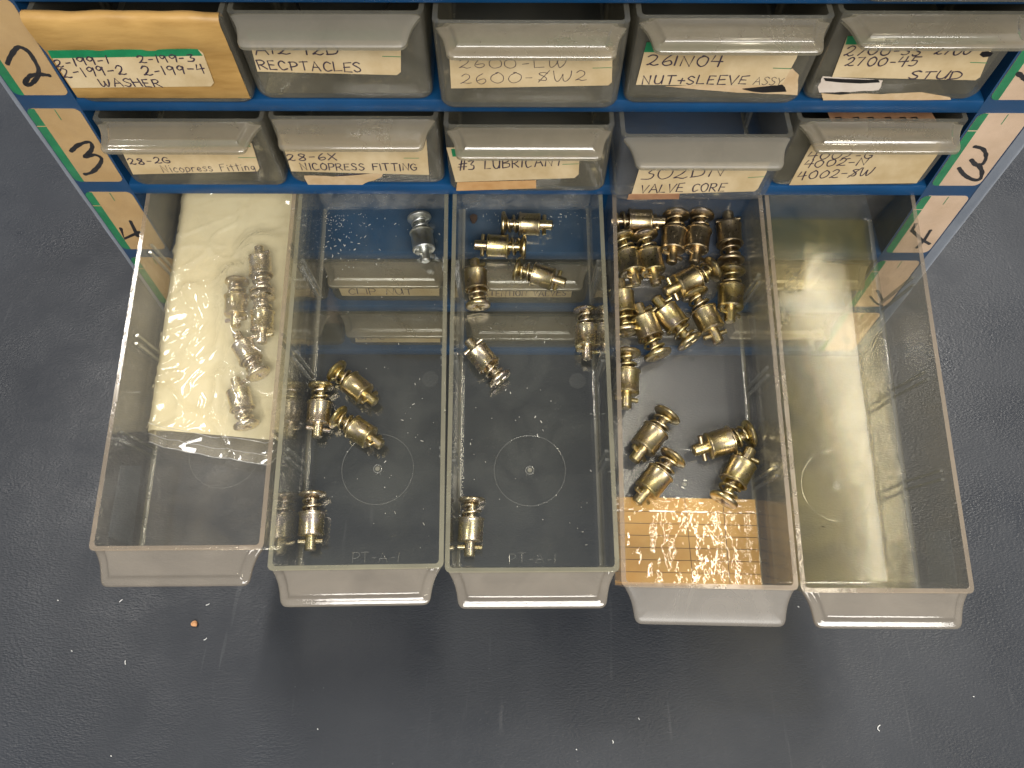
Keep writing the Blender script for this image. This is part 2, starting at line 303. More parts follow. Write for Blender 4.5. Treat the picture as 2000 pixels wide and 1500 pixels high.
# glyph: (width, strokes); '~' in front of a stroke marks a curve; points are "xy" digit pairs on a 0..9 grid
G = {
 'A': (.8, ["0025 4090 00", "1363"]), 'a': (0, []),
}
def st(*s): return list(s)
GL = {
 'A': (.75, [[(0,0),(.36,1),(.75,0)], [(.14,.38),(.62,.38)]]),
 'B': (.62, [[(0,0),(0,1)], ['~',(0,1),(.45,.95),(.5,.72),(.1,.52)], ['~',(.1,.52),(.58,.45),(.6,.12),(0,0)]]),
 'C': (.62, [['~',(.6,.82),(.38,1),(.08,.75),(.04,.35),(.25,.02),(.62,.16)]]),
 'D': (.68, [[(.04,0),(.02,1)], ['~',(-.06,.95),(.35,1),(.68,.62),(.55,.15),(-.04,0)]]),
 'E': (.58, [[(.55,1),(.02,.97),(0,.03),(.58,0)], [(0,.52),(.45,.54)]]),
 'F': (.58, [[(.02,0),(0,.98),(.6,1)], [(0,.55),(.45,.57)]]),
 'G': (.66, [['~',(.6,.85),(.35,1),(.05,.7),(.05,.28),(.3,0),(.62,.18),(.62,.45)], [(.36,.45),(.66,.45)]]),
 'H': (.66, [[(0,0),(.02,1)], [(.62,1),(.64,0)], [(0,.5),(.63,.53)]]),
 'I': (.12, [[(.06,0),(.06,1)]]),
 'K': (.62, [[(0,0),(0,1)], [(.58,1),(.02,.45),(.62,0)]]),
 'L': (.56, [[(.02,1),(0,.02),(.56,.04)]]),
 'M': (.85, [[(0,0),(.06,1),(.42,.3),(.78,1),(.85,0)]]),
 'N': (.68, [[(0,0),(.04,1),(.6,.02),(.66,1.02)]]),
 'O': (.68, [['~',(.34,1),(.05,.78),(.04,.3),(.32,0),(.62,.22),(.64,.74),(.34,1),(.24,.96)]]),
 'P': (.6, [[(.04,0),(.02,1)], ['~',(-.04,.95),(.4,1),(.6,.76),(.42,.5),(.04,.44)]]),
 'R': (.66, [[(.02,0),(.03,1)], ['~',(-.04,.94),(.38,1),(.58,.76),(.4,.54),(.05,.46)], [(.22,.48),(.66,0)]]),
 'S': (.56, [['~',(.55,.86),(.3,1),(.05,.8),(.22,.56),(.5,.36),(.42,.06),(.18,0),(0,.14)]]),
 'T': (.66, [[(.33,0),(.34,1)], [(0,.98),(.68,1)]]),
 'U': (.64, [['~',(0,1),(.02,.35),(.2,.02),(.46,.08),(.6,.5),(.62,1)], [(.62,1),(.64,0)]]),
 'V': (.66, [[(0,1),(.3,0),(.68,1)]]),
 'W': (.92, [['~',(0,1),(.1,.2),(.22,.02),(.38,.3),(.46,.7)], ['~',(.46,.7),(.52,.15),(.66,.02),(.85,.45),(.92,1)]]),
 'X': (.64, [[(0,0),(.62,1)], [(.02,1),(.64,0)]]),
 'Y': (.62, [[(0,1),(.3,.5),(.62,1)], [(.3,.5),(.22,0)]]),
 'Z': (.6, [[(0,1),(.58,1),(.02,0),(.62,0)]]),
 '0': (.66, [['~',(.36,1),(.06,.75),(.04,.3),(.3,0),(.6,.2),(.64,.7),(.36,1),(.26,.95)]]),
 '1': (.14, [[(.1,1),(.04,0)]]),
 '2': (.62, [['~',(.04,.78),(.25,1),(.5,.85),(.42,.5),(.02,.06)], ['~',(.02,.06),(.2,.1),(.42,0),(.64,.08)]]),
 '3': (.55, [['~',(.04,.95),(.5,1),(.24,.58),(.54,.42),(.42,.04),(0,.06)]]),
 '4': (.66, [[(.12,1),(0,.45),(.66,.5)], [(.5,1.05),(.46,-.05)]]),
 '5': (.55, [[(.55,1),(.1,.98),(.06,.6)], ['~',(.06,.6),(.45,.62),(.52,.25),(.3,0),(0,.08)]]),
 '6': (.58, [['~',(.42,1),(.12,.65),(.03,.25),(.25,0),(.55,.18),(.45,.46),(.08,.32)]]),
 '7': (.58, [[(0,.97),(.56,1),(.2,0)]]),
 '8': (.56, [['~',(.5,.85),(.28,1),(.06,.8),(.45,.42),(.5,.12),(.24,0),(.03,.2),(.4,.6),(.5,.85)]]),
 '9': (.54, [['~',(.5,.7),(.3,1),(.04,.78),(.2,.5),(.48,.72),(.52,.85)], [(.52,.9),(.46,0)]]),
 '-': (.5, [[(.08,.45),(.44,.47)]]),
 '+': (.6, [[(.05,.48),(.58,.5)], [(.3,.15),(.32,.8)]]),
 '#': (.75, [[(.2,0),(.28,1)], [(.5,0),(.58,1)], [(0,.32),(.75,.36)], [(.04,.64),(.75,.68)]]),
 '$': (.6, [['~',(.55,.82),(.3,.92),(.1,.75),(.45,.4),(.4,.12),(.06,.15)], [(.66,1.08),(.0,-.1)]]),
 ' ': (.5, []),
 'i': (.14, [[(.07,0),(.07,.58)], [(.06,.82),(.08,.86)]]),
 'c': (.45, [['~',(.44,.5),(.2,.6),(.02,.3),(.2,0),(.45,.1)]]),
 'o': (.5, [['~',(.25,.6),(.02,.32),(.22,0),(.48,.28),(.25,.6),(.18,.58)]]),
 'p': (.5, [[(.03,.62),(.02,-.25)], ['~',(.02,.5),(.3,.62),(.48,.32),(.25,.02),(.02,.1)]]),
 'r': (.4, [[(.02,0),(.03,.6)], ['~',(.03,.4),(.2,.6),(.42,.56)]]),
 'e': (.46, [['~',(.04,.3),(.44,.36),(.26,.62),(.03,.3),(.2,0),(.46,.1)]]),
 's': (.42, [['~',(.4,.54),(.2,.62),(.06,.45),(.36,.22),(.22,0),(0,.08)]]),
 't': (.4, [[(.18,0),(.18,.9)], [(0,.62),(.4,.64)]]),
 'n': (.48, [[(.02,0),(.03,.6)], ['~',(.03,.4),(.25,.62),(.44,.42),(.46,0)]]),
 'g': (.48, [['~',(.45,.5),(.2,.62),(.03,.3),(.25,.05),(.45,.35)], ['~',(.46,.58),(.46,-.1),(.25,-.35),(.03,-.2)]]),
}
def text_strokes(text, jit=0.035):
    """strokes in (u,v): u along 0..1, v height 0..1"""
    x = 0.0; out = []
    for ch in text:
        wd, ss = GL[ch]; sl = random.uniform(-.04, .1); dy = random.uniform(-.05, .05); k = random.uniform(.92, 1.05)
        for s_ in ss:
            cur = s_[0] == '~'; pts = s_[1:] if cur else s_
            pts = [(x + p[0] * k + p[1] * sl + random.uniform(-jit, jit), p[1] * k + dy + random.uniform(-jit, jit)) for p in pts]
            out.append(catmull(pts, 5) if cur else pts)
        x += wd + 0.22
    x -= .22
    return [[(p[0] / x, p[1]) for p in s_] for s_ in out]
def ribbon(mb, pts, n, hw, k, lift=0.0, caps=False):
    pts = [Vector(p) for p in pts]; m = len(pts)
    if m < 2: return
    L = []; Rr = []
    for i, p in enumerate(pts):
        d = pts[min(i + 1, m - 1)] - pts[max(i - 1, 0)]
        if d.length < 1e-6: d = Vector((1, 0, 0))
        d.normalize(); sd = n.cross(d).normalized()
        ww = hw * (1.0 + .35 * mnoise.noise(p * .6) + random.uniform(-.1, .1))
        L.append(p + sd * ww + n * lift); Rr.append(p - sd * ww + n * lift)
    vs = L + Rr
    mb.add(vs, [(i, i + 1, m + i + 1, m + i) for i in range(m - 1)], k)
    if caps:
        for q, e in ((pts[0], .012), (pts[-1], .02)):
            a = n.orthogonal().normalized(); b = n.cross(a)
            mb.add([q + n * (lift + e) + (a * math.cos(t) + b * math.sin(t)) * hw for t in [i * math.pi / 6 for i in range(12)]], [list(range(12))], k)
    else:
        for q, e in [(p, .004 * (1 + i % 3)) for i, p in enumerate(pts) if i in (0, m - 1) or m <= 4]:
            a = n.orthogonal().normalized(); b = n.cross(a)
            mb.add([q + n * (lift + e) + (a * math.cos(t) + b * math.sin(t)) * hw for t in [i * math.pi / 3 for i in range(6)]], [list(range(6))], k)

# ------------------------------------------------------------------ table
tb = MB(); tb.add([(-2000, -1500, -Z0), (2000, -1500, -Z0), (2000, 1500, -Z0), (-2000, 1500, -Z0)], [(0, 1, 2, 3)], 'table')
tag(tb.build("ground"), "dark grey grained vinyl mat under the cabinet", kind="structure")

# ------------------------------------------------------------------ cabinet
W, P, LIP = 295.0, 39.3505, 5.0
XL, XR = -W / 2 - 19.6, W / 2 + 23.2
cab = empty("parts_cabinet", Matrix.Translation((0, 0, -Z0)))
tag(cab, "blue steel small parts cabinet with numbered card strips down both sides", "cabinet")
UPC = Matrix.Translation((0, 0, Z0))          # children are written in datum coordinates
DEPTH = 172.0; TOP = 3 * P + LIP
h = MB()
h.box((XL, 1.2, -Z0), (XL + 1.2, DEPTH, TOP), 'blue'); h.box((XR - 1.2, 1.2, -Z0), (XR, DEPTH, TOP), 'blue')
h.box((XL + 1.2, DEPTH - 1.2, -Z0), (XR - 1.2, DEPTH, TOP), 'shade_back')
h.box((-W / 2 - 1.2, 1.25, -Z0 + .1), (-W / 2, DEPTH - 1.3, TOP - 1.3), 'blue'); h.box((W / 2, 1.25, -Z0 + .1), (W / 2 + 1.2, DEPTH - 1.3, TOP - 1.3), 'blue')
h.box((XL + 1.25, 1.25, TOP - 1.2), (XR - 1.25, DEPTH - 1.25, TOP), 'blue')
h.build("housing", cab, mx=UPC)
for k in range(-3, 4):
    z = -k * P
    prof = [(DEPTH - 1.4, z + LIP), (0.9, z + LIP), (0.3, z + LIP - .25), (0, z + LIP - .9), (0, z + .5), (.25, z + .1), (0.8, z), (1.3, z), (1.3, z + LIP - 1.1), (DEPTH - 1.4, z + LIP - 1.1)]
    m = MB(); n_ = len(prof); x0, x1 = -W / 2 + .02, W / 2 - .02
    if k == -3: prof = [(y, zz - 1.3 if zz > z + 1 else zz) for y, zz in prof]
    m.add([(x0, y, q) for y, q in prof] + [(x1, y, q) for y, q in prof], [(i, (i + 1) % n_, n_ + (i + 1) % n_, n_ + i) for i in range(n_)], 'blue')
    m.build("shelf", cab, 40, UPC)
YN = Vector((0, -1, 0))
def uf(px, py, y=0.0): return hit(px, py, YN, Vector((0, y, 0)))
for sx, x0, x1 in ((-1, XL, -W / 2), (1, W / 2, XR)):
    m = MB(); m.box((x0, 0, -Z0), (x1, 1.2, TOP), 'blue'); m.build("side_flange", cab, mx=UPC)

NUM = {
 (-1, 2): [[(14.7,124),(20,111),(31,95),(40,92),(56,101),(68,119),(75,133),(75,145),(69,156),(59,165),(50,165),(50,159),(59,148),(72,145),(83,145),(96,147)]],
 (-1, 3): [[(139,295),(153,283),(173,277),(180,284),(177,295),(165,307),(184,302),(198,309),(194,322),(180,336),(166,340)]],
 (-1, 4): [[(236,446),(243,466),(272,453)], [(255,432),(269,461)]],
 (1, 2): [[(1988,143),(1996,149),(2006,158),(2016,168)]],
 (1, 3): [[(1904,286),(1920,291),(1926,305),(1920,319),(1907,322),(1897,312)], [(1911,321),(1918,336),(1913,350),(1899,350),(1883,341),(1873,328)]],
 (1, 4): [[(1789,437),(1781,450),(1799,467),(1815,476)], [(1817,450),(1805,469),(1791,483)]],
 (1, 5): [[(1713,567),(1719,577),(1723,586)], [(1700,579),(1709,590),(1722,597)]],
 (1, 6): [[(1646,658),(1652,668),(1660,670),(1657,660)]],
}
for sx in (-1, 1):
    for row in range(1, 7):
        zt = -(row - 4) * P + 0.2 + (1.0 if sx < 0 else 0); zb = zt - P + 5.6
        xi, xo = sx * (W / 2 + .75), sx * (W / 2 + 18.5)
        card = MB(); km = 'card_left' if sx < 0 else 'card_right'
        r = 2.2; y = -0.02
        a, b = min(xi, xo), max(xi, xo)
        pts = []
        for cx, cz, t0 in ((b - r, zt - r, 0), (a + r, zt - r, 90), (a + r, zb + r, 180), (b - r, zb + r, 270)):
            for i in range(5): t = R(t0 + i * 22.5); pts.append(Vector((cx + r * math.cos(t), y, cz + r * math.sin(t))))
        card.slab(pts, YN, 0.22, km)
        # green printed band along the picture-left edge of every card, and the cut tick
        gx0, gx1 = a + .05, a + 3.1
        gp = [p for p in pts]
        band = [Vector((max(min(p.x, gx1), a + .02), y, p.z)) for p in gp if p.x < a + r + .01]
        band = [Vector((gx1, y, zt - .05))] + band + [Vector((gx1, y, zb + .05))]
        card.slab(band, YN, 0.27, 'green')
        card.box((gx0 + 9.5, -.3, zt - 4.6), (gx0 + 9.8, -.24, zt - 0.3), 'green')
        card.box((gx0 - .02, -.3, zt - 7.6), (gx1, -.285, zt - 7.2), km)
        c = card.build("number_card", cab, mx=UPC)
        if sx < 0: c["label"] = "tan number card with a green edge"
        else: c["label"] = "pale pinkish number card with a green edge"
        if (sx, row) in NUM:
            mm = MB()
            for i, s_ in enumerate(NUM[(sx, row)]):
                sm = catmull(s_, 6) if row not in (4,) else s_
                ribbon(mm, [uf(px, py, -.24) for px, py in sm], YN, .72 if row < 5 else .6, 'marker', 0.07 + .03 * i, caps=True)
            mm.build("numeral", c)
    m = MB()
    xa, xb = (XL - .6, -W / 2 + .4) if sx < 0 else (W / 2 - .4, XR + .6)
    xs = [xa + (xb - xa) * i / 8 for i in range(9)]; zs = [-Z0 + 2 + (TOP + Z0 - 4) * j / 60 for j in range(61)]
    vs = [(x, -.5 - .25 * abs(mnoise.noise(Vector((x * .15, q * .12, sx)))) , q) for q in zs for x in xs]
    m.add(vs, [(j * 9 + i, j * 9 + i + 1, j * 9 + 10 + i, j * 9 + 9 + i) for j in range(60) for i in range(8)], 'tape')
    xe = (W / 2 + 18.9, XR + .5) if sx > 0 else (XL - .5, -W / 2 - 18.6)
    m.add([(x, -.45 + .2 * mnoise.noise(Vector((x, q * .1, 3))), q) for q in zs for x in xe], [(j * 2, j * 2 + 1, j * 2 + 3, j * 2 + 2) for j in range(60)], 'tape_edge')
    m.build("clear_tape", cab, 60, UPC)

# ------------------------------------------------------------------ drawers
DW, DL, DH, TH, TAPER = 56.3, 152.0, 33.0, 1.5, 2.5
def uprof(hw, r, zb, zt, n=6):
    pts = [(-hw, zt), (-hw, (zt + zb + r) / 2)]
    for i in range(n + 1):
        t = math.pi + i * math.pi / 2 / n; pts.append((-hw + r + r * math.cos(t), zb + r + r * math.sin(t)))
    for i in range(n + 1):
        t = 1.5 * math.pi + i * math.pi / 2 / n; pts.append((hw - r + r * math.cos(t), zb + r + r * math.sin(t)))
    pts += [(hw, (zt + zb + r) / 2), (hw, zt)]
    return pts
def yf(z): return TAPER * (1 - z / DH)
def tray(side, floor_, edge):
    m = MB(); hw = DW / 2; ko, ki = 'side', 'floor'
    outer = []
    for y, ins in ((0, 1.6), (.35, .7), (1.1, .15), (2.0, 0), (DL / 3, 0), (2 * DL / 3, 0), (DL - 1.2, 0), (DL - .3, .5), (DL, 1.4)):
        pr = uprof(hw - ins, 4.0, ins * .8, DH)
        outer.append([Vector((x, y + yf(z) * max(0, 1 - y / 40), z)) for x, z in pr])
    inner = []
    for y, ins in ((TH, .9), (TH + .5, .2), (TH + 1.2, 0), (DL / 3, 0), (2 * DL / 3, 0), (DL - TH - .6, 0), (DL - TH, .5)):
        pr = uprof(hw - TH - ins, 1.4, TH + ins * .3, DH)
        inner.append([Vector((x, y + yf(z) * max(0, 1 - y / 40), z)) for x, z in pr])
    n = len(outer[0])
    for loops in (outer, inner):
        vs = [p for l in loops for p in l]; b = None
        fl = []; sd = []; co = []
        for i in range(len(loops) - 1):
            for j in range(n - 1):
                q = (i * n + j, i * n + j + 1, (i + 1) * n + j + 1, (i + 1) * n + j)
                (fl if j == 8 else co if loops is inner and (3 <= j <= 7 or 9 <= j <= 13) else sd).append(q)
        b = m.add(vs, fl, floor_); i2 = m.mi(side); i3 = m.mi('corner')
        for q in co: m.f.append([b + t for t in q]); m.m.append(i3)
        for q in sd: m.f.append([b + t for t in q]); m.m.append(i2)
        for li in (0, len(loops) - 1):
            m.f.append([b + li * n + j for j in range(n)]); m.m.append(m.mi('scuff_glare') if li and side == 'clear_wall' else i2)
    # rim
    ring_o = [l[0] for l in outer] + [l[-1] for l in outer[::-1]]; ring_i = [inner[0][0]] + [l[0] for l in inner] + [inner[-1][0]] + [inner[-1][-1]] + [l[-1] for l in inner[::-1]] + [inner[0][-1]]
    vs = ring_o + ring_i; no = len(ring_o)
    m.add(vs, [(i, (i + 1) % no, no + (i + 1) % no, no + i) for i in range(no)], edge)
    # divider ribs on both walls
    for yy in (39.5, 75.5, 112.0):
        for d in (-1.5, 1.5):
            for sx in (-1, 1):
                x0 = sx * (hw - TH + .05); x1 = sx * (hw - TH - 1.0)
                m.box((min(x0, x1), yy + d - .45, TH + .3), (max(x0, x1), yy + d + .45, 27.5), 'rib' if side != 'front' else side)
    return m
def flanks():
    """outline of the handle seen from above, rim end -> front -> rim end, with outward normals"""
    half = [(-27.2, .4), (-26.4, -.9), (-25.6, -2.4), (-24.9, -4.2), (-24.4, -6.2), (-24.05, -8.2), (-23.75, -9.6), (-23.1, -10.55), (-22.1, -11.05), (-20.5, -11.15)]
    half = catmull(half, 3)
    pts = half + [(x, -11.15) for x in (-14, -7, 0, 7, 14)] + [(-x, y) for x, y in half[::-1]]
    return pts
def handle(style, top, edge):
    m = MB(); pts = flanks(); n = len(pts); loops = []
    nor = []
    for i in range(n):
        a = pts[max(i - 1, 0)]; b = pts[min(i + 1, n - 1)]; d = Vector((b[0] - a[0], b[1] - a[1], 0)).normalized()
        nor.append(Vector((d.y, -d.x, 0)))      # points outwards (left turn outline)
    if style == 'bordered': lv = [(0, -1.75), (.2, -1.45), (.7, -1.25), (1.6, -1.1), (2.5, -.95), (2.9, -.6), (3.2, -.25), (3.5, -.05), (4.0, 0)]
    else: lv = [(0, -1.0), (.15, -.75), (.45, -.45), (1.0, -.22), (2.0, -.08), (4.0, 0)]
    sl = 0.05 if style == 'bordered' else 0.12
    for d, dz in lv:
        l = []
        for (x, y), nn in zip(pts, nor):
            px, py = x - nn.x * d, y - nn.y * d
            if py > .3: py = .3
            lim = 11.15 - d
            if py < -lim: py = -lim
            xm = 23.9 - d * .98
            if y < -7.5 and abs(px) > xm and d > .8: px = math.copysign(xm, px)
            l.append(Vector((px, py, DH - .25 + dz + sl * min(py, 0))))
        l[0].y = l[-1].y = .4
        loops.append(l)
    vs = [p for l in loops for p in l]
    fs = [(i * n + j, i * n + j + 1, (i + 1) * n + j + 1, (i + 1) * n + j) for i in range(len(loops) - 1) for j in range(n - 1)]
    fs.append([(len(loops) - 1) * n + j for j in range(n)])
    m.add(vs, fs, top)
    und = -2.7 if style == 'bordered' else -1.9
    lo = [[Vector((p.x, p.y, DH - .25 + und + sl * min(p.y, 0))) for p in l] for l in loops]
    vs2 = [p for l in lo for p in l]; m.add(vs2, [tuple(reversed(f)) for f in fs], top)
    m.add(loops[0] + lo[0], [(i, i + 1, n + i + 1, n + i) for i in range(n - 1)], edge)
    return m
HANDLES = {}
def handle_mesh(style, top, edge):
    k = (style, top, edge)
    if k not in HANDLES: HANDLES[k] = handle(*k).mesh("handle", 62, False)
    return HANDLES[k]
TRAYS = {}
def tray_mesh(side, floor_, edge):
    k = (side, floor_, edge)
    if k not in TRAYS: TRAYS[k] = tray(*k).mesh("tray", 32)
    return TRAYS[k]

class Drawer:
    """a drawer in its own frame: origin at the bottom of its front, +y into the cabinet"""
    def __init__(s, x0, t, shelf, sag=0.0, yaw=0.0):
        s.mx = Matrix.Rotation(R(yaw), 4, 'Z') @ Matrix.Rotation(R(sag), 4, 'X')
        o = Vector((x0, 0, -shelf * P + LIP + .05)) - s.mx.to_3x3() @ Vector((0, t, 0))
        s.mx.translation = o; s.inv = s.mx.inverted(); s.r = s.mx.to_3x3()
        s.fn = Vector((0, -DH, -TAPER)).normalized()           # outward normal of the sloping front, local
    def floor(s, px, py, z=TH):
        n = s.r @ Vector((0, 0, 1)); return s.inv @ hit(px, py, n, s.mx @ Vector((0, 0, z)))
    def front(s, px, py, off=0.0):
        n = s.r @ s.fn; return s.inv @ hit(px, py, n, s.mx @ (Vector((0, 0, DH)) + s.fn * off))
    def make(s, label, group, hstyle='bordered', side='front', floor_='front', edge='edge_closed', htop='handle'):
        s.e = empty("parts_drawer", s.mx); tag(s.e, label, "drawer", group)  # the pull-out drawer itself
        link("tray", tray_mesh(side, floor_, edge), s.e)
        if hstyle: link("handle", handle_mesh(hstyle, htop, edge), s.e)
        return s.e
    def card(s, poly, stripe=None, tick=None, texts=(), k='card', ink='ink', pen=.23, off=.06, extra=None):
        m = MB(); pts = [s.front(px, py, off) for px, py in poly]
        m.slab(pts, s.fn, .16, k)
        if stripe: m.slab([s.front(px, py, off) for px, py in stripe], s.fn, .2, 'green')
        if tick: ribbon(m, [s.front(px, py, off) for px, py in tick], s.fn, .13, 'green', .21)
        o = m.build("label_card", s.e)
        if texts or extra:
            tm = MB(); i = 0
            for tx in texts:
                txt, (x0, y0), (x1, y1), hpx = tx[:4]; pw = tx[4] if len(tx) > 4 else pen
                A = s.front(x0, y0, off); B = s.front(x1, y1, off); C = s.front(x0, y0 - hpx, off); D = s.front(x1, y1 - hpx, off)
                up = Vector((0, (C - A).y, (C - A).z)); up2 = Vector((0, (D - B).y, (D - B).z))
                for s_ in text_strokes(txt):
                    i += 1
                    ribbon(tm, [A.lerp(B, u) + up.lerp(up2, min(max(u, 0), 1)) * v for u, v in s_], s.fn, pw, ink, .22 + .008 * (i % 5))
            for e in (extra or ()):
                tm.slab([s.front(px, py, off) for px, py in e], s.fn, .24, 'marker')
            tm.build("handwriting", o)
        return o
    def scrap(s, poly, k='scrap', off=.0, label=None, jag=True):
        pts = []
        n = len(poly)
        for i in range(n):
            a, b = poly[i], poly[(i + 1) % n]; q = 4 if jag else 1
            for j in range(q):
                t = j / q; dx = random.uniform(-1.5, 1.5) if j else 0
                pts.append((a[0] + (b[0] - a[0]) * t + dx, a[1] + (b[1] - a[1]) * t + dx * .6))
        m = MB(); m.slab([s.front(px, py, .03 + off) for px, py in pts], s.fn, .2, k)
        o = m.build("torn_label", s.e)
        if label: o["label"] = label
        return o

CX = [-118.0, -59.0, 0.0, 59.0, 118.0]
GR = "closed parts drawers in the cabinet"
# ---- second row
d = Drawer(-116.5, 4.6, -1); d.make("drawer taped over with brown masking tape, WASHER card", GR, None)
cv = MB(); prof = [(1.8, 32.6), (1.4, 34.0), (.4, 34.9), (-.9, 35.0), (-1.9, 34.2), (-2.3, 33), (-2.0, 30), (-1.4, 26), (-.6, 22.6), (-.2, 21.5), (yf(14) - 1.0, 14), (yf(8) - 1.0, 8), (yf(3.6) - 1.0, 3.6), (yf(2.8) - .4, 2.8)]
nx = 40; np_ = len(prof); vs = []
for i in range(nx + 1):
    x = -27.6 + 55.0 * i / nx
    for j, (y, z) in enumerate(prof):
        cut = 0 if j > 8 else max(0, (x - 20.5) / 7.0)
        wob = .5 * mnoise.noise(Vector((x * .12, z * .2, 1))) if j < 10 else .12 * mnoise.noise(Vector((x * .2, z * .3, 4)))
        vs.append((x, y + wob + 1.2 * cut * (j < 8), z - (1.6 * cut if j < 6 else 0) + (.5 * mnoise.noise(Vector((x * .1, 3, 7))) if j < 6 else 0)))
cv.add(vs, [(i * np_ + j, (i + 1) * np_ + j, (i + 1) * np_ + j + 1, i * np_ + j + 1) for i in range(nx) for j in range(np_ - 1)], 'brown_tape')
cv.build("tape_cover", d.e, 60)
d.card([(93, 98), (386, 95), (397, 104), (418, 161), (412, 168), (140, 171)], [(93, 98), (386, 95), (396, 108), (101, 113)], None,
       [("2-199-1", (110, 130), (215, 122), 15), ("2-199-3", (273, 122), (381, 119), 14), ("2-199-2", (126, 150), (249, 145), 18), ("2-199-4", (283, 147), (404, 141), 17), ("WASHER", (199, 168), (317, 168), 15)], off=1.35)
d = Drawer(-59.3, 2.8, -1); d.make("drawer with smooth flat handle, RECPTACLES card", GR, 'smooth', htop='handle_grey')
d.card([(482, 60), (783, 58), (783, 140), (775, 146), (503, 139)], [(482, 60), (783, 58), (783, 78), (487, 78)], [(747, 109), (783, 110)],
       [("A12-12D", (499, 105), (662, 105), 22), ("RECPTACLES", (507, 134), (706, 140), 18)])
d22 = d
d = Drawer(-.4, 6.8, -1); d.make("drawer pulled out a little, thin pencilled 2600-LW card", GR)
d.card([(876, 72), (1197, 72), (1195, 160), (1188, 166), (881, 172)], [(876, 72), (1197, 72), (1197, 90), (877, 90)], [(1158, 132), (1194, 131)],
       [("2600-LW", (897, 132), (1103, 131), 19, .11), ("2600-$W2", (899, 163), (1146, 156), 20, .11)])
d = Drawer(57.9, 4.4, -1); d.make("drawer with NUT+SLEEVE card and a black ink scribble", GR)
d.scrap([(1300, 168), (1360, 166), (1500, 150), (1548, 134), (1560, 146), (1557, 185), (1440, 180)], 'scrap')
d.card([(1263, 82), (1566, 80), (1556, 112), (1530, 160), (1520, 166), (1242, 165)], [(1263, 82), (1566, 80), (1562, 98), (1258, 101)], [(1510, 132), (1544, 133)],
       [("261N04", (1263, 127), (1408, 128), 20), ("NUT+SLEEVE", (1254, 163), (1457, 164), 17), ("ASSY", (1470, 164), (1527, 165), 15, .11)], off=.25,
       extra=[[(1450, 173), (1490, 169), (1528, 165), (1533, 170), (1536, 178), (1490, 180), (1470, 178)]])
d = Drawer(116.0, 2.4, -1); d.make("drawer with STUD card over torn blacked-out label scraps", GR)
d.scrap([(1607, 149), (1724, 157), (1716, 175), (1660, 179), (1600, 180), (1597, 170)], 'scrap_white', label="pale torn label struck out in black")
d.scrap([(1604, 182), (1720, 184), (1800, 180), (1855, 190), (1857, 194), (1607, 195)], 'scrap')
d.card([(1655, 70), (1950, 70), (1933, 104), (1914, 150), (1905, 156), (1625, 150)], [(1655, 70), (1950, 70), (1945, 86), (1651, 86)], [(1895, 121), (1927, 122)],
       [("2700-SS", (1648, 107), (1795, 107), 18), ("2700", (1822, 106), (1892, 106), 18), ("2700-45", (1650, 127), (1786, 128), 17), ("STUD", (1772, 153), (1874, 153), 15)], off=.2,
       extra=[[(1913, 106), (1918, 100), (1930, 99), (1939, 103), (1934, 109), (1920, 111)], [(1609, 152), (1650, 154), (1716, 156), (1718, 160), (1680, 162), (1640, 160), (1612, 157)], [(1607, 181), (1650, 180), (1662, 182), (1640, 184)]])
# ---- third row
d = Drawer(-116.3, 3.3, 0); d.make("drawer above the bagged parts, mixed-case fitting card 28-2G", GR)
d.card([(228, 273), (480, 272), (492, 280), (507, 328), (503, 334), (260, 340)], [(228, 273), (480, 272), (490, 286), (233, 288)], [(466, 307), (500, 307)],
       [("28-2G", (255, 320), (335, 318), 12), ("Nicopress Fitting", (320, 335), (500, 332), 14, .15)])
d = Drawer(-58.5, 1.9, 0); d.make("drawer with smooth handle, 28-6X card and torn old label below", GR, 'smooth', htop='handle')
d.scrap([(594, 343), (650, 345), (750, 338), (745, 345), (713, 357), (689, 366), (603, 366)], 'scrap')
d.card([(546, 262), (832, 262), (838, 341), (569, 334)], None, [(789, 308), (818, 308)],
       [("28-6X", (563, 313), (658, 311), 13), ("NICOPRESS FITTING", (590, 331), (815, 332), 13)], off=.2)
mm = MB(); ribbon(mm, [d.front(657, 343, .23), d.front(700, 340, .23), d.front(729, 336, .23)], d.fn, .2, 'ink', .03); mm.build("pen_line", d.e)
d = Drawer(-.2, 5.7, 0); d.make("drawer with #3 LUBRICANT card and a tan tape strip", GR)
d.scrap([(893, 356), (1047, 352), (1047, 367), (891, 372)], 'tan_wood', jag=False)
d.card([(872, 288), (1133, 288), (1130, 340), (1122, 347), (890, 355)], [(881, 290), (1132, 289), (1132, 303), (884, 305)], [(1099, 320), (1130, 319)],
       [("#3 LUBRICANT", (895, 332), (1098, 322), 18)], off=.1)
d = Drawer(58.0, 9.8, 0); d.make("drawer pulled out furthest of its row, smooth handle, VALVE CORE card", GR, 'smooth', htop='handle_grey', side='clear_grey', floor_='clear_grey')
d.card([(1252, 318), (1504, 316), (1496, 338), (1480, 368), (1474, 373), (1233, 380)], None, [(1461, 346), (1493, 344)],
       [("302DN", (1252, 351), (1410, 343), 22), ("VALVE CORE", (1250, 376), (1414, 372), 16)], off=.05)
d.scrap([(1228, 379), (1327, 378), (1326, 388), (1225, 389)], 'brown_strip', off=.25, jag=False)
d = Drawer(117.0, 2.5, 0); d.make("drawer with 4002-$W card and a striped end beside number 3", GR)
d.card([(1583, 284), (1590, 279), (1838, 278), (1832, 300), (1790, 357), (1541, 361)], None, None,
       [("4002-G", (1575, 310), (1702, 308), 14), ("4002-N", (1567, 327), (1688, 321), 14), ("4002-$W", (1556, 350), (1698, 342), 16)])
d35 = d
d35.e["label"] = "drawer beside the pale number 3 card, 4002-$W label"
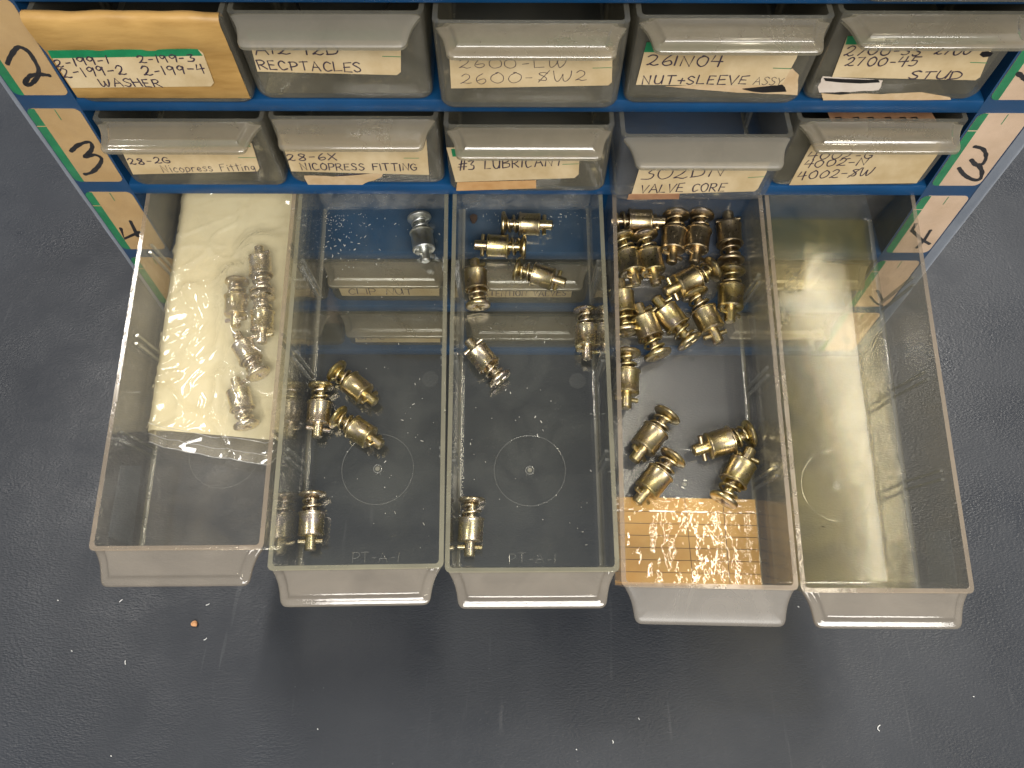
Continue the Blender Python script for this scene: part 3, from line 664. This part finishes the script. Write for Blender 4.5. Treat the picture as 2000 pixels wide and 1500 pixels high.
# ---- first row (only its lower edge is in the picture) and the two rows below the open drawers
for i, t in enumerate((2.0, 7.0, 2.0, 2.5, 9.5)):
    d = Drawer(CX[i], t, -2); d.make("drawer of the topmost row at the picture's edge", "drawers of the top row")
LOW = "drawers seen dimly through the open ones"
for row in (2, 3):
    for i in range(5):
        d = Drawer(CX[i], 0.3 + (i * 7 % 3) * .6 * (i != 1), row)
        nm = {(2, 1): "lower drawer with CLIP NUT card under the second open drawer", (3, 1): "lower drawer with BA-C card near the table",
              (2, 2): "lower drawer with extension valve card"}.get((row, i), "lower closed drawer hidden behind the open drawers")
        d.make(nm, LOW)
        if (row, i) == (2, 1): d.card([(652, 540), (858, 538), (858, 577), (668, 577)], None, None, [("CLIP NUT", (682, 574), (806, 574), 11)], pen=.2)
        elif (row, i) == (3, 1): d.card([(690, 640), (860, 640), (860, 668), (695, 668)], None, None, [("BA-C", (700, 662), (752, 662), 9)], pen=.2)
        elif (row, i) == (2, 2): d.card([(915, 550), (1120, 548), (1115, 580), (920, 580)], None, None, [("EXTENTION VALVES", (935, 577), (1105, 577), 11)])
        

# ---- fourth row, pulled right out and sagging
OPEN = "open drawers hanging out of the cabinet"
DD = {}
spec = {1: (125.2, 10.1, -115.2, .6, "open drawer holding the plastic bag and cream paper", 'bordered', 'clear_worn', 'clear_worn', 'edge_pink', 'handle_open'),
        2: (131.2, 10.0, -57.85, 1.0, "open clear drawer with five fasteners, one far back", 'bordered', 'clear_wall', 'clear', 'edge', 'handle_open'),
        3: (131.3, 10.8, .1, .43, "open clear drawer with seven scattered fasteners", 'bordered', 'clear_wall', 'clear', 'edge', 'handle_open'),
        4: (136.6, 10.3, 60.07, -1.0, "open drawer crowded with fasteners, amber card at its front", 'smooth', 'clear_grey', 'clear_grey', 'edge_pink', 'handle_grey_open'),
        5: (136.2, 12.7, 117.3, -.2, "empty open drawer of yellowed scratched plastic", 'bordered', 'clear_worn', 'clear_amber', 'edge_pink', 'handle_open')}
for k, (t, sag, x0, yaw, lab, hs, sd, fl, ed, ht) in spec.items():
    d = Drawer(x0, t, 1, sag, yaw); d.make(lab, OPEN, hs, sd, fl, ed, ht); DD[k] = d
    m = MB()
    ring = [Vector((.4 + 13.4 * math.cos(a), 39.5 + 13.4 * math.sin(a), TH)) for a in [i * 2 * math.pi / 60 for i in range(61)]]
    m.tube(ring, .11, 'mark', 5, False)
    gate = [Vector((.4 + 1.5 * math.cos(a), 39.5 + 1.5 * math.sin(a), TH + .1)) for a in [i * 2 * math.pi / 20 for i in range(21)]]
    m.tube(gate, .28, 'mark', 6, False)
    m.add([(.4 + .9 * math.cos(a), 39.5 + .9 * math.sin(a), TH + .35) for a in [i * math.pi / 8 for i in range(16)]], [list(range(16))], 'corner')
    if k in (2, 3): m.add([(19.4 + 3.2 * math.cos(a), 74.8 + 3.2 * math.sin(a), TH + .06) for a in [i * math.pi / 14 for i in range(28)]], [list(range(28))], 'disc')
    m.build("mould_mark", d.e, 60)
    if k in (1, 5):
        m = MB(); sx = -1 if k == 1 else 1; xw = sx * (DW / 2 - TH - .12)
        q = [(xw, 4.5, 8.0), (xw, 33.0, 9.5), (xw, 30.0, 24.0), (xw, 5.5, 25.0)] if k == 1 else [(xw, 2.8, 9.0), (xw, 21.3, 10.5), (xw, 21.0, 26.2), (xw, 2.8, 26.5)]
        m.slab([Vector(p) for p in q], Vector((-sx, 0, 0)), .08, 'patch'); m.build('tape_patch', d.e)
    if k in (2, 3):
        m = MB()
        for s_ in text_strokes("PT-A-1", 0.0): m.tube([Vector((-7.5 + 17 * u, 5.2 + 3.6 * v, TH + .02)) for u, v in s_], .13, 'mark', 5)
        m.build("moulded_lettering", d.e, 60)

# ------------------------------------------------------------------ fasteners
def star_head(m, k):
    seg = 48; prof_r = 4.3
    st_ = []
    for j in range(seg):
        a = 2 * math.pi * j / seg; ph = (a + math.pi / 4) % (math.pi / 2) - math.pi / 4
        st_.append(min(2.3 / math.cos(ph), .62 / max(abs(math.sin(ph)), 1e-4)))
    def ringp(ax, rr): return [(ax, (rr[j] if isinstance(rr, list) else rr) * math.cos(2 * math.pi * j / seg), (rr[j] if isinstance(rr, list) else rr) * math.sin(2 * math.pi * j / seg)) for j in range(seg)]
    rings = [ringp(1.3, [x * .55 for x in st_]), ringp(.12, st_), ringp(.0, [max(x * 1.08, 2.8) for x in st_]), ringp(.1, prof_r), ringp(.35, 4.65), ringp(.75, 4.8), ringp(1.2, 4.78), ringp(1.5, 4.5), ringp(2.2, 2.9), ringp(2.6, 2.2), ringp(2.65, 1.6), ringp(7.6, 1.6), ringp(8.0, 1.6)]
    vs = [p for r_ in rings for p in r_]
    fs = [(i * seg + j, i * seg + (j + 1) % seg, (i + 1) * seg + (j + 1) % seg, (i + 1) * seg + j) for i in range(len(rings) - 1) for j in range(seg)]
    fs.append(list(range(seg)))
    m.add(vs, fs, k)
FP = {}
def fastener_meshes(k, comp):
    key = (k, comp)
    if key in FP: return FP[key]
    a = MB(); star_head(a, k)
    s0 = 7.15 - comp
    b = MB(); b.lathe([(s0 + 2.2, 1.7), (s0 + 2.0, 3.8), (s0 + .2, 3.95), (s0, 4.2), (s0, 4.6), (s0 + .2, 4.8), (s0 + .5, 4.78), (s0 + .7, 4.45), (s0 + 1.0, 4.35), (s0 + 7.3, 4.35), (s0 + 7.55, 4.52), (s0 + 7.95, 4.52), (s0 + 8.3, 4.2), (s0 + 8.4, 3.6), (s0 + 8.4, 1.75)], k, 36, True, True)
    c = MB(); turns = 2.15; c.tube([(2.75 + (s0 + 1.0 - 2.75) * i / 50, 3.1 * math.cos(2 * math.pi * turns * i / 50), 3.1 * math.sin(2 * math.pi * turns * i / 50)) for i in range(51)], .5, k, 8)
    e = MB(); t0 = s0 + 8.3; e.lathe([(t0, 1.95), (t0 + 4.65, 1.95), (t0 + 5.05, 1.55)], k, 20)
    f = MB(); px = t0 + 1.75; f.tube([(px, 0, -4.4), (px, 0, -4.25), (px, 0, 4.25), (px, 0, 4.4)], lambda t: .8 if .01 < t < .99 else .6, k, 10)
    FP[key] = [("head", a.mesh("head", 35)), ("sleeve", b.mesh("sleeve", 35)), ("spring", c.mesh("spring", 60)), ("shank", e.mesh("shank", 35)), ("cross_pin", f.mesh("cross_pin", 40))]
    return FP[key]
def fastener(d, hp, tp, label, group, k='zinc', z=TH + 4.83, comp=0.0, roll=None, pitch=0.0):
    scl = 1.135 if d is DD[4] else (1.03 if d is not DD[1] else .97)
    if abs(z - TH - 4.83) < .01: z = TH + 4.83 * scl
    H = d.floor(hp[0], hp[1], z); T = d.floor(tp[0], tp[1], z)
    mid = (H + T) / 2; ax = (T - H).normalized(); up = Vector((0, 0, 1))
    L = 20.5 - comp
    sd = up.cross(ax)
    rr = random.uniform(0, 180) if roll is None else roll
    mx = Matrix((ax, sd, up)).transposed().to_4x4() @ Matrix.Rotation(R(pitch), 4, 'Y') @ Matrix.Rotation(R(rr), 4, 'X')
    mx.translation = mid; 
    mx = mx @ Matrix.Scale(scl, 4) @ Matrix.Translation((-L / 2, 0, 0))
    o = empty("stud_fastener", d.mx @ mx); tag(o, label, "fastener", group)
    for nm, me in fastener_meshes(k, comp): link(nm, me, o)
    return o
g1, g2, g3, g4 = "fasteners inside the plastic bag", "fasteners in the second open drawer", "fasteners in the third open drawer", "fasteners heaped in the fourth open drawer"
F = [
 (1, (512, 569), (506, 484), "stud fastener in the bag with its tip pointing at the cabinet", g1, 'zinc_pale', {'z': 15.5, 'roll': 80}),
 (1, (513, 577), (512, 671), "stud fastener in the bag under the topmost one, head to head", g1, 'zinc_pale', {'z': 16, 'roll': 95}),
 (1, (463, 545), (460, 641), "stud fastener in the bag standing apart beside the pair", g1, 'zinc', {'z': 15.5, 'roll': 100}),
 (1, (505, 731), (463, 653), "stud fastener in the bag lying slantwise below the pair", g1, 'zinc_pale', {'z': 15.5}),
 (1, (481, 830), (460, 742), "stud fastener in the bag nearest the bag's lower end", g1, 'zinc_pale', {'z': 15.5, 'roll': 60}),
 (2, (818, 420), (832, 513), "silvery stud fastener alone at the back of its drawer", g2, 'zinc_grey', {'roll': 50}),
 (2, (654, 722), (734, 787), "upper slanting stud fastener of the group of three", g2, 'zinc', {'roll': 55}),
 (2, (628, 752), (619, 853), "upright stud fastener at the drawer wall in the group of three", g2, 'zinc_pale', {'roll': 60}),
 (2, (659, 814), (744, 869), "lower slanting stud fastener of the group of three", g2, 'zinc', {'roll': 40}),
 (2, (611, 965), (606, 1072), "bright stud fastener alone near the handle, against the clear wall", g2, 'zinc_pale', {'roll': 90}),
 (3, (977, 436), (1081, 440), "brassy stud fastener lying crosswise against the drawer's back", g3, 'zinc', {'roll': 88}),
 (3, (1030, 483), (924, 478), "brassy stud fastener lying crosswise below another, head touching it", g3, 'zinc', {'roll': 80}),
 (3, (934, 600), (927, 507), "stud fastener at the wall showing its cross slotted head", g3, 'zinc', {'roll': 62}),
 (3, (1005, 524), (1106, 553), "brassy stud fastener slanting on the drawer floor by itself, pin crosswise", g3, 'zinc', {'roll': 90}),
 (3, (1144, 602), (1147, 704), "pinkish grey stud fastener standing at the opposite wall", g3, 'zinc_pale', {'roll': 70}),
 (3, (977, 741), (916, 667), "slanting stud fastener in mid drawer, cross slot showing", g3, 'zinc_pale', {'roll': 75}),
 (3, (922, 972), (917, 1088), "pinkish stud fastener alone nearest the handle of its drawer", g3, 'zinc_pale', {'roll': 90}),
 (4, (1190, 431), (1297, 434), "dark stud fastener crosswise in the back corner of the heap", g4, 'zinc_dark', {'roll': 65}),
 (4, (1212, 459), (1243, 558), "stud fastener leaning at the wall below the crosswise one", g4, 'zinc', {'roll': 50}),
 (4, (1258, 457), (1282, 557), "second stud fastener of the slanting pair below the crosswise one", g4, 'zinc', {'roll': 60}),
 (4, (1321, 414), (1311, 517), "dark stud fastener upright at the back, first of two alike", g4, 'zinc_dark', {'roll': 60}),
 (4, (1370, 414), (1355, 516), "dark stud fastener upright at the back, second of two alike", g4, 'zinc_dark', {'roll': 50}),
 (4, (1427, 508), (1422, 420), "dark stud fastener with its tip to the back, at the far wall", g4, 'zinc_dark', {'roll': 70}),
 (4, (1429, 522), (1425, 632), "pinkish stud fastener head to head with the dark one at the wall", g4, 'zinc', {'roll': 60}),
 (4, (1397, 523), (1296, 573), "shiny stud fastener lying slantwise across the middle of the heap", g4, 'zinc', {'roll': 70, 'z': TH + 6.5}),
 (4, (1222, 650), (1210, 548), "stud fastener partly hidden behind the clear wall, head to the front", g4, 'zinc', {'roll': 70}),
 (4, (1287, 698), (1245, 593), "stud fastener at the heap's front with its cross slot showing, first", g4, 'zinc', {'roll': 50}),
 (4, (1350, 671), (1280, 581), "stud fastener slanting at the heap's front edge, head towards the handle", g4, 'zinc', {'roll': 75}),
 (4, (1355, 570), (1405, 671), "stud fastener under the slantwise one, tip towards the handle", g4, 'zinc', {'roll': 85}),
 (4, (1224, 685), (1222, 798), "brassy stud fastener half hidden by the wall below the heap", g4, 'zinc', {'roll': 70}),
 (4, (1306, 807), (1237, 900), "upper of two parallel stud fasteners above the amber card", g4, 'zinc', {'roll': 40}),
 (4, (1320, 887), (1240, 986), "lower of two parallel stud fasteners, tip over the amber card", g4, 'zinc', {'roll': 45}),
 (4, (1468, 846), (1353, 881), "stud fastener lying crosswise, its head at the wall", g4, 'zinc', {'roll': 60}),
 (4, (1412, 978), (1466, 878), "stud fastener with cross slotted head touching the amber card", g4, 'zinc', {'roll': 70}),
]
for k, hp, tp, lab, g, mk, kw in F: fastener(DD[k], hp, tp, lab, g, mk, **kw)

# ------------------------------------------------------------------ bag with cream paper (first open drawer)
d = DD[1]
def paper_top(x):      # local height of the folded paper
    t = min(max((x + 26.0) / 52.0, 0), 1)
    return 11.6 - 1.6 * t + .6 * math.sin(t * 3.1)
pm = MB(); nx, ny = 30, 44; vs = []
y_l = d.floor(262, 838, 11.5).y; y_r = d.floor(530, 862, 10.5).y
for j in range(ny + 1):
    for i in range(nx + 1):
        u = i / nx; v = j / ny
        x = -26.0 + 52.0 * u
        y0 = y_l + (y_r - y_l) * u; y = y0 + (150.0 - y0) * v
        if u < .06: zz = paper_top(-26) - 3.2 * (1 - u / .06) ** 2; 
        else: zz = paper_top(x)
        zz += .35 * mnoise.noise(Vector((x * .06, y * .05, 2)))
        vs.append((x, y, zz))
top_n = len(vs)
lo = [(x + (0.0), y, 3.0 + .02 * i) for i, (x, y, z_) in enumerate(vs[:0])]
fs = [(j * (nx + 1) + i, j * (nx + 1) + i + 1, (j + 1) * (nx + 1) + i + 1, (j + 1) * (nx + 1) + i) for j in range(ny) for i in range(nx)]
pm.add(vs, fs, 'paper')
# folded-under side and lower leaf
edge_ = [vs[j * (nx + 1)] for j in range(ny + 1)]
sv = []
for j, (x, y, z_) in enumerate(edge_):
    for q in range(7):
        a = q / 6 * math.pi; sv.append((x - 1.2 * math.sin(a), y, z_ - (z_ - 2.6) * (1 - math.cos(a)) / 2))
pm.add(sv, [(j * 7 + q, j * 7 + q + 1, j * 7 + 8 + q, j * 7 + 7 + q) for j in range(ny) for q in range(6)], 'paper')
lv = []
for j, (x, y, z_) in enumerate(edge_):
    for i in range(3): lv.append((x + 26 * i, y + 1.5, 2.6 + .1 * i))
pm.add(lv, [(j * 3 + i, j * 3 + i + 1, j * 3 + 4 + i, j * 3 + 3 + i) for j in range(ny) for i in range(2)], 'paper')
tag(pm.build("paper_sheet", None, 60, Matrix.Translation((0, 0, Z0)) @ d.mx), "folded cream paper sheet inside the clear plastic bag", "paper")

bumps = []
for k, hp, tp, *_ in F:
    if k == 1:
        A = d.floor(hp[0], hp[1], 15.5); B = d.floor(tp[0], tp[1], 15.5); bumps.append((A, B))
def film_z(x, y):
    base = paper_top(x) + .9
    hh = 0
    for A, B in bumps:
        ab = Vector((B.x - A.x, B.y - A.y)); ap = Vector((x - A.x, y - A.y)); t = min(max(ap.dot(ab) / ab.length_squared, 0), 1)
        dd = (ap - ab * t).length
        hh = max(hh, 9.2 * math.exp(-(dd / 7.0) ** 2))
    w1 = mnoise.noise(Vector((x * .055, y * .035, 5))); w2 = 1 - abs(mnoise.noise(Vector((x * .10 + y * .05, y * .11 - x * .03, 9)))) * 2
    w3 = 1 - abs(mnoise.noise(Vector((x * .05 - y * .08, y * .06, 21)))) * 2
    w4 = 1 - abs(mnoise.noise(Vector((x * .035 + y * .045, y * .03 - x * .05, 33)))) * 2
    fold = 1.0 + 1.3 * min(max((90 - y) / 40, 0), 1)
    w3 = w3 * (1 if w3 < 0 else 1); hh += fold * 1.1 * max(0, w4) ** 9
    return base + hh + .45 * w1 + .6 * max(0, w2) ** 12 + .8 * max(0, w3) ** 6
fm = MB(); nx, ny = 72, 150; vs = []
yb_l = d.floor(250, 860, 10).y; yb_r = d.floor(480, 905, 7).y - 1
for j in range(ny + 1):
    for i in range(nx + 1):
        u = i / nx; v = j / ny; x = -26.3 + 52.6 * u
        f0 = yb_l + (yb_r - yb_l) * min(u * 1.15, 1) ** .7 + (4.0 * max(0, u - .86) / .14) + .6 * mnoise.noise(Vector((u * 9, 0, 0)))
        y = f0 + (149.5 - f0) * v
        zz = film_z(x, y)
        ye = y_l + (y_r - y_l) * u
        if y < ye: zz = zz - (ye - y) * .35 - .5 + .9 * mnoise.noise(Vector((x * .12, y * .25, 8)))
        if u < .05: zz -= 4 * (1 - u / .05) ** 2
        vs.append((x, y, max(zz, 3.2)))
fm.add(vs, [(j * (nx + 1) + i, j * (nx + 1) + i + 1, (j + 1) * (nx + 1) + i + 1, (j + 1) * (nx + 1) + i) for j in range(ny) for i in range(nx)], 'film')
# under side of the bag, sealed to the upper film at the front
uv_ = []
for j in range(0, 31):
    for i in range(nx + 1):
        a = Vector(vs[i]); b = Vector(vs[ny * (nx + 1) + i]); t = j / 30
        p = a.lerp(b, t); uv_.append((p.x, p.y, a.z + (2.1 - a.z) * min(1, t * 6)))
fm.add(uv_, [(j * (nx + 1) + i, j * (nx + 1) + i + 1, (j + 1) * (nx + 1) + i + 1, (j + 1) * (nx + 1) + i) for j in range(30) for i in range(nx)], 'film')
fm.tube([Vector(vs[i]) + Vector((0, -.05, 0)) for i in range(nx + 1)], .22, 'seam', 6)
for jj in (4, 9):
    ribbon(fm, [Vector(vs[jj * (nx + 1) + i]) for i in range(2, nx - 1)], Vector((0, 0, 1)), .12, 'seam', .12 + .02 * jj)
tag(fm.build("plastic_bag", None, 70, Matrix.Translation((0, 0, Z0)) @ d.mx), "crinkled clear plastic bag with fasteners in the open drawer", "bag")

# ------------------------------------------------------------------ amber lined card with wrinkled clear tape (fourth open drawer)
d = DD[4]
cm = MB(); X0, X1, Y0, Y1 = -26.2, 26.3, 2.6, 34.2
cm.box((X0, Y0, TH + .05), (X1, Y1, TH + .3), 'amber')
for q in range(7):
    py = Y1 - 5.2 - q * 4.35
    if py > Y0 + .3: cm.box((X0 + .1, py - .12, TH + .28), (X1 - .1, py + .12, TH + .33), 'line')
for a_, b_ in ((0.2, 1.8), (14.2, 14.9)):
    cm.add([(a_ - .13, Y1 - .2, TH + .345), (a_ + .13, Y1 - .2, TH + .345), (b_ + .13, Y0 + .2, TH + .345), (b_ - .13, Y0 + .2, TH + .345)], [(0, 1, 2, 3)], 'line')
co = empty("lined_card", d.mx); tag(co, "amber lined card taped to the floor of the crowded drawer", "card")
cm.build("card_sheet", co)
tm = MB(); nx, ny = 150, 100; vs = []
for j in range(ny + 1):
    for i in range(nx + 1):
        x = X0 - .1 + (X1 - X0 + .2) * i / nx; y = Y0 - .3 + (Y1 - Y0 + .6) * j / ny
        q = Vector((x * .36, y * .30, 1.5)); n1 = mnoise.noise(q); n2 = mnoise.noise(q * 2.3 + Vector((7, 3, 1)))
        big = mnoise.noise(Vector((x * .12, y * .07, 4)))
        amp = .28 + 1.0 * max(0, mnoise.noise(Vector((x * .16 + 3.3, y * .025, 11))) * 1.8)
        zz = TH + .62 + amp * (.15 * n1 + .045 * n2) + .20 * big
        if y > Y1 - 5: zz += .35 * (1 - abs(mnoise.noise(Vector((x * .25, y * .5, 6)))) * 2)
        vs.append((x, y, max(zz, TH + .38)))
tm.add(vs, [(j * (nx + 1) + i, j * (nx + 1) + i + 1, (j + 1) * (nx + 1) + i + 1, (j + 1) * (nx + 1) + i) for j in range(ny) for i in range(nx)], 'tape_gloss')
tm.build("tape_film", co, 80)

# ------------------------------------------------------------------ small things inside the closed drawers
m = MB(); dd_ = d22
m.tube([(2 + 15 * math.cos(a), 22 + 17 * math.sin(a), 26 + 3 * math.sin(a)) for a in [i * 2 * math.pi / 40 for i in range(41)]], .45, 'wire', 6, False)
tag(m.build("wire_loop", None, 60, Matrix.Translation((0, 0, Z0)) @ dd_.mx), "thin wire loop inside the RECPTACLES drawer", "wire")
m = MB(); dd_ = d35
m.add([(-14, 3.5, 27.5), (22, 3.5, 27.5), (22, 40, 22), (-14, 40, 22)], [(0, 1, 2, 3)], 'brown_strip')
for i, xx in enumerate((-12, -6, -1, 5, 10, 14)):
    ribbon(m, [(xx, 7, 27.1), (xx + 1.6, 7.2, 27.1), (xx + 1.6, 8.6, 26.9), (xx, 8.4, 26.9)], Vector((0, .15, 1)).normalized(), .35, 'marker', .1 + .01 * i)
tag(m.build("paper_slip", None, None, Matrix.Translation((0, 0, Z0)) @ dd_.mx), "brown paper slip with ink marks inside the 4002-$W drawer", "paper")

# ------------------------------------------------------------------ dust in the open drawers, lint and a crumb on the mat
for k, n_ in ((2, 190), (3, 120), (5, 22)):
    m = MB(); d = DD[k]
    for i in range(n_):
        if k == 2 and i < 110:
            x = -26 + abs(random.gauss(0, 10)); y = 149 - abs(random.gauss(0, 14))
        elif k == 3 and i < 60:
            x = random.uniform(-20, 26); y = 149 - abs(random.gauss(0, 3.5))
        else: x = random.uniform(-26, 26); y = random.uniform(4, 148)
        if abs(x) > 26.2 or y < 3: continue
        a = random.uniform(0, 3.14); l = random.uniform(.08, .2) if random.random() < .75 else random.uniform(.3, .55); ww = random.uniform(.06, .15); dx, dy = math.cos(a), math.sin(a)
        z = TH + .05; kz = 'dust' if k != 5 else 'marker'
        m.add([(x - dx * l - dy * ww, y - dy * l + dx * ww, z), (x - dx * l + dy * ww, y - dy * l - dx * ww, z), (x + dx * l + dy * ww, y + dy * l - dx * ww, z), (x + dx * l - dy * ww, y + dy * l + dx * ww, z), (x, y, z + .15)],
              [(0, 1, 4), (1, 2, 4), (2, 3, 4), (3, 0, 4)], kz)
    tag(m.build("dust", None, None, Matrix.Translation((0, 0, Z0)) @ d.mx), "fine pale dust flecks on the drawer floor" if k != 5 else "dark dirt specks on the yellowed drawer floor", kind="stuff")
def tp(px, py, z=.3): return hit(px, py, Vector((0, 0, 1)), Vector((0, 0, -Z0 + z)))
c = tp(380, 1218, .8); bm = bmesh.new(); bmesh.ops.create_icosphere(bm, subdivisions=2, radius=1.0)
m = MB(); m.add([Vector((v.co.x * 1.5, v.co.y * 1.2, v.co.z * .9)) * (1 + .35 * mnoise.noise(v.co * 1.7)) for v in bm.verts], [[v.index for v in f.verts] for f in bm.faces], 'crumb'); bm.free()
tag(m.build("crumb", None, 40, Matrix.Translation(c + Vector((0, 0, Z0)))), "small orange crumb on the dark mat below the drawers", "crumb")
c4 = DD[3].mx @ DD[3].floor(925, 427, TH + .9); m = MB()
m.add([Vector((math.cos(a) * (1.5 + .4 * math.sin(3 * a)), math.sin(a) * 2.1, h_)) for h_ in (-.8, .6) for a in [i * math.pi / 5 for i in range(10)]], [list(range(10, 20))] + [(i, (i + 1) % 10, 10 + (i + 1) % 10, 10 + i) for i in range(10)], 'dirt')
tag(m.build('dirt_clump', None, 40, Matrix.Translation(c4 + Vector((0, 0, Z0)))), 'dark brown dirt clump in the back corner of an open drawer', 'dirt')
for pts in ([(398, 1250), (401, 1249), (404, 1246)], [(233, 1176), (236, 1173), (239, 1171)], [(402, 1182), (406, 1181), (409, 1179)], [(245, 1298), (244, 1293), (245, 1290)],
            [(1719, 1416), (1715, 1419), (1714, 1424), (1718, 1428)], [(1196, 1446), (1198, 1449), (1197, 1452)], [(1247, 1402), (1249, 1406)], [(1558, 1184), (1561, 1186)],
            [(1125, 1463), (1127, 1465)], [(139, 1271), (141, 1272)], [(216, 1476), (218, 1477)], [(620, 1423), (621, 1425)], [(112, 1172), (114, 1173)], [(1900, 1360), (1903, 1361)]):
    P3 = [tp(*q) for q in pts]; o0 = P3[0].copy()
    m = MB(); m.tube([q - o0 for q in P3], .17, 'lint', 6)
    tag(m.build("lint_fibre", None, 60, Matrix.Translation(o0 + Vector((0, 0, Z0)))), "tiny white lint fibre lying on the dark mat", "lint", "lint fibres on the mat")
